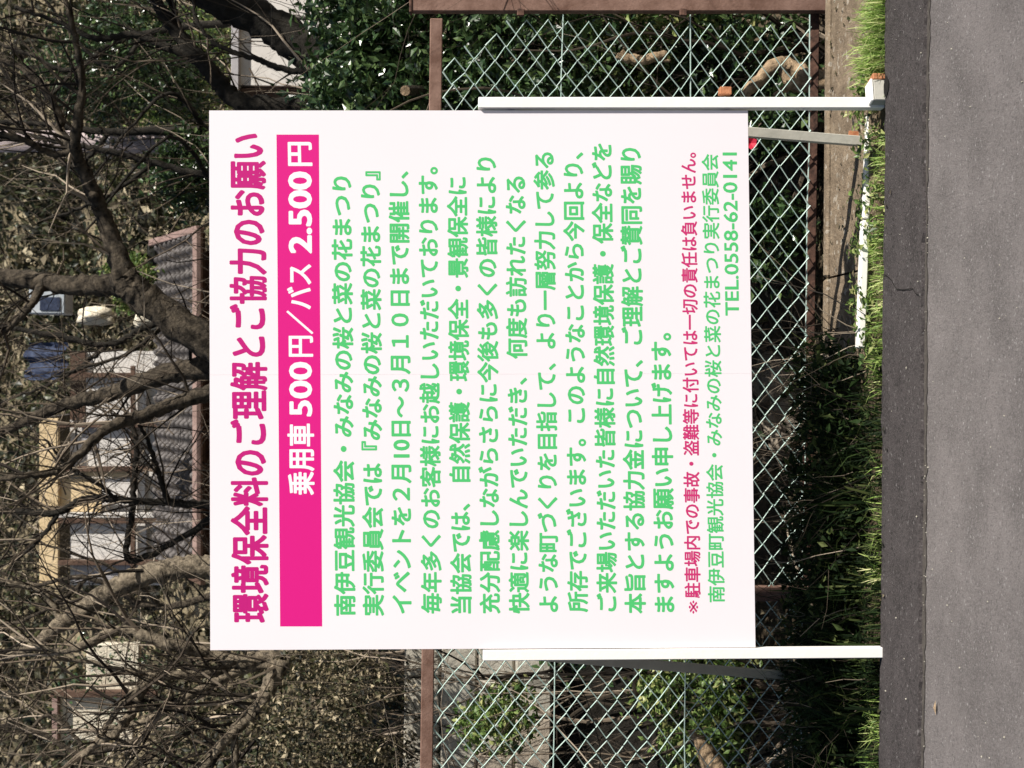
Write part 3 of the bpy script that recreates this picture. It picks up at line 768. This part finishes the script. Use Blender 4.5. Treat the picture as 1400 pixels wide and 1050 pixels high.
mb = MB(); mb.beam(Vector((xR + .03, HY - .02, zE)), Vector((xR + .03, HY + 1.5, zR + .06)), .07, .09, .005); mb.build('verge_board', M['gutter'], house)
# upper wall of white boards, each between posts
zT = at(82, 600, HY + 1.6).z; WY = HY + 1.55
ypan = [505, 560, 612, 652, 692]
def wall_piece(name, y0, y1, x0, x1, m, Y=WY, th=.05):
    a, b, c, d = at(x1, y1, Y), at(x1, y0, Y), at(x0, y0, Y), at(x0, y1, Y)
    return quad(name, (a, b, c, d), m, house, th)


wall_piece('upper_wall', 480, 800, 96, 222, M['wall_white'], WY + .10)
for a, b, c, d, m in ((512, 580, 118, 200, 'wall_white'), (583, 612, 112, 134, 'wall_grey'), (585, 640, 136, 182, 'wall_white'), (643, 652, 100, 176, 'timber'),
                      (655, 690, 140, 178, 'wall_white'), (655, 700, 78, 138, 'timber'), (714, 768, 96, 178, 'wall_white'), (770, 795, 100, 178, 'wall_grey'), (640, 715, 184, 198, 'wall_white'), (722, 766, 186, 200, 'wall_white')):
    wall_piece('wall_panel', a, b, c, d, M[m], WY + .0, .04)
for y in (513, 581, 641, 704, 712, 769):
    mb = MB(); mb.beam(at(222, y, WY - .04), at(78, y, WY - .04), .055, .08, .004); mb.build('wall_post', M['timber_dark'] if y != 704 else M['wall_white'], house)
mb = MB(); mb.beam(at(68, 800, WY - .04), at(68, 572, WY - .04), .20, .08, .005, Vector((0, 0, 1))); mb.build('eave_beam', M['timber'], house)
mb = MB(); mb.beam(at(182, 800, WY - .06), at(182, 500, WY - .06), .05, .05, .005, Vector((0, 0, 1))); mb.build('sill_beam', M['timber_dark'], house)
quad('upper_roof', (at(58, 800, WY - .08), at(58, 570, WY - .08), at(58, 570, WY - .08) + Vector((0, 1.6, .12)), at(58, 800, WY - .08) + Vector((0, 1.6, .12))), M['tile'], house, .08)
wall_piece('attic_wall', 480, 574, 96, 116, M['timber_dark'], WY + .05)

shed = thing('white_shed', at(500, 40, 11.5), 'white panelled shed behind the dark leaning tree above the hedge', 'shed')
SY = 11.5
def shed_box(name, x0, x1, y0, y1, Y, dep, m):
    a, b = at(x1, y1, Y), at(x0, y0, Y); mb = MB()
    mb.box(((a.x + b.x) / 2, Y + dep / 2, (a.z + b.z) / 2), (abs(b.x - a.x), dep, abs(b.z - a.z)), bev=.004); return mb.build(name, m, shed)


shed_box('wall_panel', 326, 560, 26, 121, SY, .8, M['wall_white'])
shed_box('wall_panel', 326, 560, -70, 25, SY, .8, M['wall_white'])
shed_box('wall_panel', 326, 560, -170, -71, SY, .8, M['wall_white'])
shed_box('roof', 318, 326, -180, 126, SY - .06, 1.1, M['wall_grey'])
shed_box('corner_trim', 326, 560, 121, 125, SY - .02, .82, M['timber_dark'])
mb = MB(); mb.tube([at(326, 78, SY - .02), at(318, 78, SY - .05), at(314, 74, SY - .05)], .008, 6); mb.build('vent_pipe', M['white'], shed)

pl = thing('utility_pole', at(800, 199, 13.0), 'lilac grey concrete utility pole standing above the right of the board title', 'pole')
mb = MB(); a, b = at(900, 199, 13.0), at(-60, 193, 13.0); mb.tube([a, a.lerp(b, .5), b], [.115, .105, .095], 20); mb.build('shaft', M['pole'], pl, smooth=True)
for X in (150, 235):
    mb = MB(); c = at(X, 199, 13.0); mb.tube([c - Vector((0, 0, .02)), c + Vector((0, 0, .02))], .113, 20); mb.build('steel_band', M['wall_grey'], pl)

# pale rough wall on the slope at the upper right
def boulder(name, x, y, Y, r, m, lab, cat, sq=(1, 1, 1), grp=None):
    c = at(x, y, Y); V = []; Fc = []; nu, nv = 22, 14
    ph_ = [random.uniform(0, 6) for _ in range(6)]
    for j in range(nv + 1):
        th = math.pi * j / nv
        for i in range(nu):
            a = 2 * math.pi * i / nu; d = Vector((math.sin(th) * math.cos(a), math.sin(th) * math.sin(a), math.cos(th)))
            k = 1 + .18 * math.sin(d.x * 4 + ph_[0]) * math.cos(d.z * 3 + ph_[1]) + .12 * math.sin(d.y * 7 + ph_[2]) + .10 * math.sin(d.z * 9 + ph_[3]) * math.sin(d.x * 8 + ph_[4]) + .05 * math.sin(d.x * 15 + d.y * 13 + ph_[5])
            V.append(c + Vector((d.x * r * sq[0], d.y * r * sq[1], d.z * r * sq[2])) * k)
    for j in range(nv):
        for i in range(nu): Fc.append((j * nu + i, j * nu + (i + 1) % nu, (j + 1) * nu + (i + 1) % nu, (j + 1) * nu + i)[::-1])
    mb = MB(); mb.add(V, Fc); o = mb.build(name, m, smooth=True); tag(o, lab, cat, grp); return o


boulder('boulder', 250, 118, 13.6, .2, M['pole'], 'smooth lilac grey boulder right of the pole, under the leaning trunk', 'boulder', (1.1, .8, 1))
boulder('boulder', 132, 432, 13, .16, M['cream'], 'upper of two pale sunlit boulders by the forked tree', 'boulder', (.55, .8, 1))
boulder('boulder', 202, 438, 13, .12, M['cream'], 'lower of two pale sunlit boulders beside the thick forked trunk', 'boulder', (.7, .8, 1))
# cream plastered garden wall on the slope, with a brown post between its two bays
gw = thing('garden_wall', at(200, 945, 13.4), 'small cream plastered wall on the slope behind the pale tree limbs', 'wall')
for x0, x1, y0, y1 in ((118, 190, 880, 944), (82, 182, 952, 1012)):
    a, b = at(x1, y1, 13.4), at(x0, y0, 13.4); mb = MB()
    mb.box(((a.x + b.x) / 2, 13.45, (a.z + b.z) / 2), (b.x - a.x, .1, b.z - a.z), bev=.01); mb.build('wall_bay', M['cream'], gw)
mb = MB(); mb.beam(at(215, 948, 13.36), at(70, 948, 13.36), .06, .09, .005); mb.build('wall_post', M['timber_dark'], gw)
mb = MB(); mb.beam(at(78, 1014, 13.4), at(78, 950, 13.4), .05, .16, .005, Vector((0, 0, 1))); mb.build('coping', M['gutter'], gw)

# blue tarp and pale crate on the slope
tarp = MB(); nu, nv = 14, 10; base = at(88, 520, 14.0)
V = []
for j in range(nv):
    for i in range(nu):
        V.append(base + Vector((i / (nu - 1) * .36, .02 * math.sin(i * 1.3) + .03 * random.random() + j * .025, j / (nv - 1) * .42 + .03 * math.sin(i * .9))))
Fc = [(j * nu + i, j * nu + i + 1, (j + 1) * nu + i + 1, (j + 1) * nu + i) for j in range(nv - 1) for i in range(nu - 1)]
tarp.add(V, Fc); tarp.add([p + Vector((0, .03, 0)) for p in V], [q[::-1] for q in Fc])
tag(tarp.build('blue_tarp', M['blue'], smooth=False), 'crumpled dark blue tarp on the slope seen through twigs', 'tarp')
crate = thing('pale_crate', at(90, 412, 13.5), 'pale blue-grey crate with dark blue front beside the upright limb', 'crate')
c = at(70, 412, 13.5); mb = MB(); mb.box(c, (.24, .3, .32), bev=.01); mb.build('crate_body', M['pale_blue'], crate)
mb = MB(); mb.box(c + Vector((-.03, -.156, -.03)), (.12, .01, .18), bev=.002); mb.build('front_panel', M['blue'], crate)

# ------------------------------------------------------------------ behind the fence: slabs, stump, dry wood, container
def paver(x, y, Y, sx, sz, lab, m='concrete_pale'):
    c = at(x, y, Y); mb = MB(); mb.box((c.x, c.y, c.z), (sx, .07, sz), Matrix.Rotation(random.uniform(-.1, .1), 3, 'Y') @ Matrix.Rotation(-.25, 3, 'X'), .008)
    return tag(mb.build('concrete_slab_block', M[m]), lab, 'slab')


bank = thing('retaining_wall', at(770, 1000, 7.9), 'pale block retaining wall behind the left fence mesh', 'wall')
xw = -2.6; 
for r in range(4):
    x = -4.2 + (r % 2) * .2
    while x < -1.35:
        wd = .39; h = .19; z0 = at(752, 1000, 7.9).z + r * .2
        mb = MB(); mb.box((x + wd / 2, 7.9 + random.uniform(-.012, .012) + r * .03, z0 + h / 2), (wd, .12, h), Matrix.Rotation(random.gauss(0, .015), 3, 'Y'), .01); mb.build('block', M['concrete_pale'] if random.random() < .7 else M['stone'], bank)
        x += wd + .012
mb = MB(); zz = at(752, 1000, 7.9).z; mb.box((-2.8, 8.12, zz - .5), (3, .3, 1.0)); mb.build('shaded_footing', M['bark_dark'], bank)  # near-black colour paints the shaded interior below the wall


def wood(lab, chains, name='dead_branch', cat='dead wood'):
    t = thing(name, at(chains[0][0][0], chains[0][0][1], chains[0][0][2]), lab, cat)
    for L in chains:
        sp = spline(L, 5); mb = MB(); mb.tube([at(q[0] + random.gauss(0, 1), q[1] + random.gauss(0, 1), q[2]) for q in sp], [px(q[3], q[2]) / 2 for q in sp], 9, wob=.2); mb.build('limb', M['driftwood'], t, smooth=True)
    return t


wood('thick bent pale dead branch behind the bottom right corner of the fence', [
    [(1018, 132, 6.25, 12), (1035, 112, 6.25, 20), (1062, 88, 6.25, 20), (1085, 92, 6.25, 22), (1108, 106, 6.2, 26), (1160, 116, 6.15, 26)],
    [(1070, 88, 6.25, 14), (1078, 110, 6.25, 16), (1090, 118, 6.2, 16), (1110, 120, 6.2, 14)],
    [(1060, 128, 6.2, 6), (1078, 118, 6.2, 12), (1098, 108, 6.2, 12)]])
wood('short brown forked dead branch behind the middle of the right fence mesh', [
    [(842, 76, 6.4, 10), (862, 80, 6.4, 12), (880, 82, 6.4, 14), (912, 76, 6.4, 12)], [(862, 80, 6.4, 8), (850, 70, 6.4, 6)], [(900, 78, 6.4, 8), (915, 84, 6.4, 5)]])
wood('leaning tan dead branch in shade behind the lower left fence', [
    [(990, 1075, 6.45, 34), (968, 1035, 6.45, 28), (946, 1002, 6.45, 9)], [(868, 955, 6.6, 5), (868, 925, 6.6, 6), (872, 905, 6.6, 4)]])
# sawn stem end in the hedge
t = thing('cut_stem', at(556, 110, 6.62), 'round sawn pale stem end in the dark hedge beside the fence rail', 'cut stem')
c = at(554, 124, 6.5); d = (EYE - c).normalized(); mb = MB(); mb.tube([c - d * .4 - Vector((0, 0, .1)), c - d * .01], .024, 12); mb.build('bark_sleeve', M['bark'], t)
mb = MB(); mb.tube([c - d * .01, c], .022, 12); mb.build('sawn_face', M['driftwood'], t)
# red camellia flower at the board's corner
fl = thing('red_flower', at(1028, 197, 6.6), 'single red camellia flower beside the lower right corner of the board', 'flower')
c = at(1026, 196, 6.5)
for k in range(6):
    a = k * 1.047; mb = MB(); dd = Vector((math.cos(a), -.5, math.sin(a))) * .02
    s2 = Vector((-math.sin(a), 0, math.cos(a))) * .012
    mb.add([c, c + dd - s2 * 1.1, c + dd * 1.5, c + dd + s2 * 1.1], [(0, 1, 2, 3)]); mb.build('petal', M['cloth'], fl)
# stones on the earth below the board
for i, (x, y, r, lab) in enumerate(((1060, 520, .085, 'brown stone on the ground just left of the centre under the board'), (1075, 548, .07, 'smaller brown stone left of the first stone under the board'),
                                    (1062, 600, .09, 'leftmost tan stone seen through the mesh under the board'))):
    boulder('stone', x, y, 7.5, r * 1.45, M['stone'], lab, 'stone', (1.0, .8, .9))
mb = MB(); c = at(1289, 968, 4.28); c.z = .004
mb.add([c + Vector((-.022, 0, .001)), c + Vector((0, -.006, .003)), c + Vector((.024, 0, .002)), c + Vector((0, .008, .006))], [(0, 1, 2, 3)])
tag(mb.build('fallen_leaf', M['driftwood']), 'single dry orange leaf lying on the grey road', 'leaf')
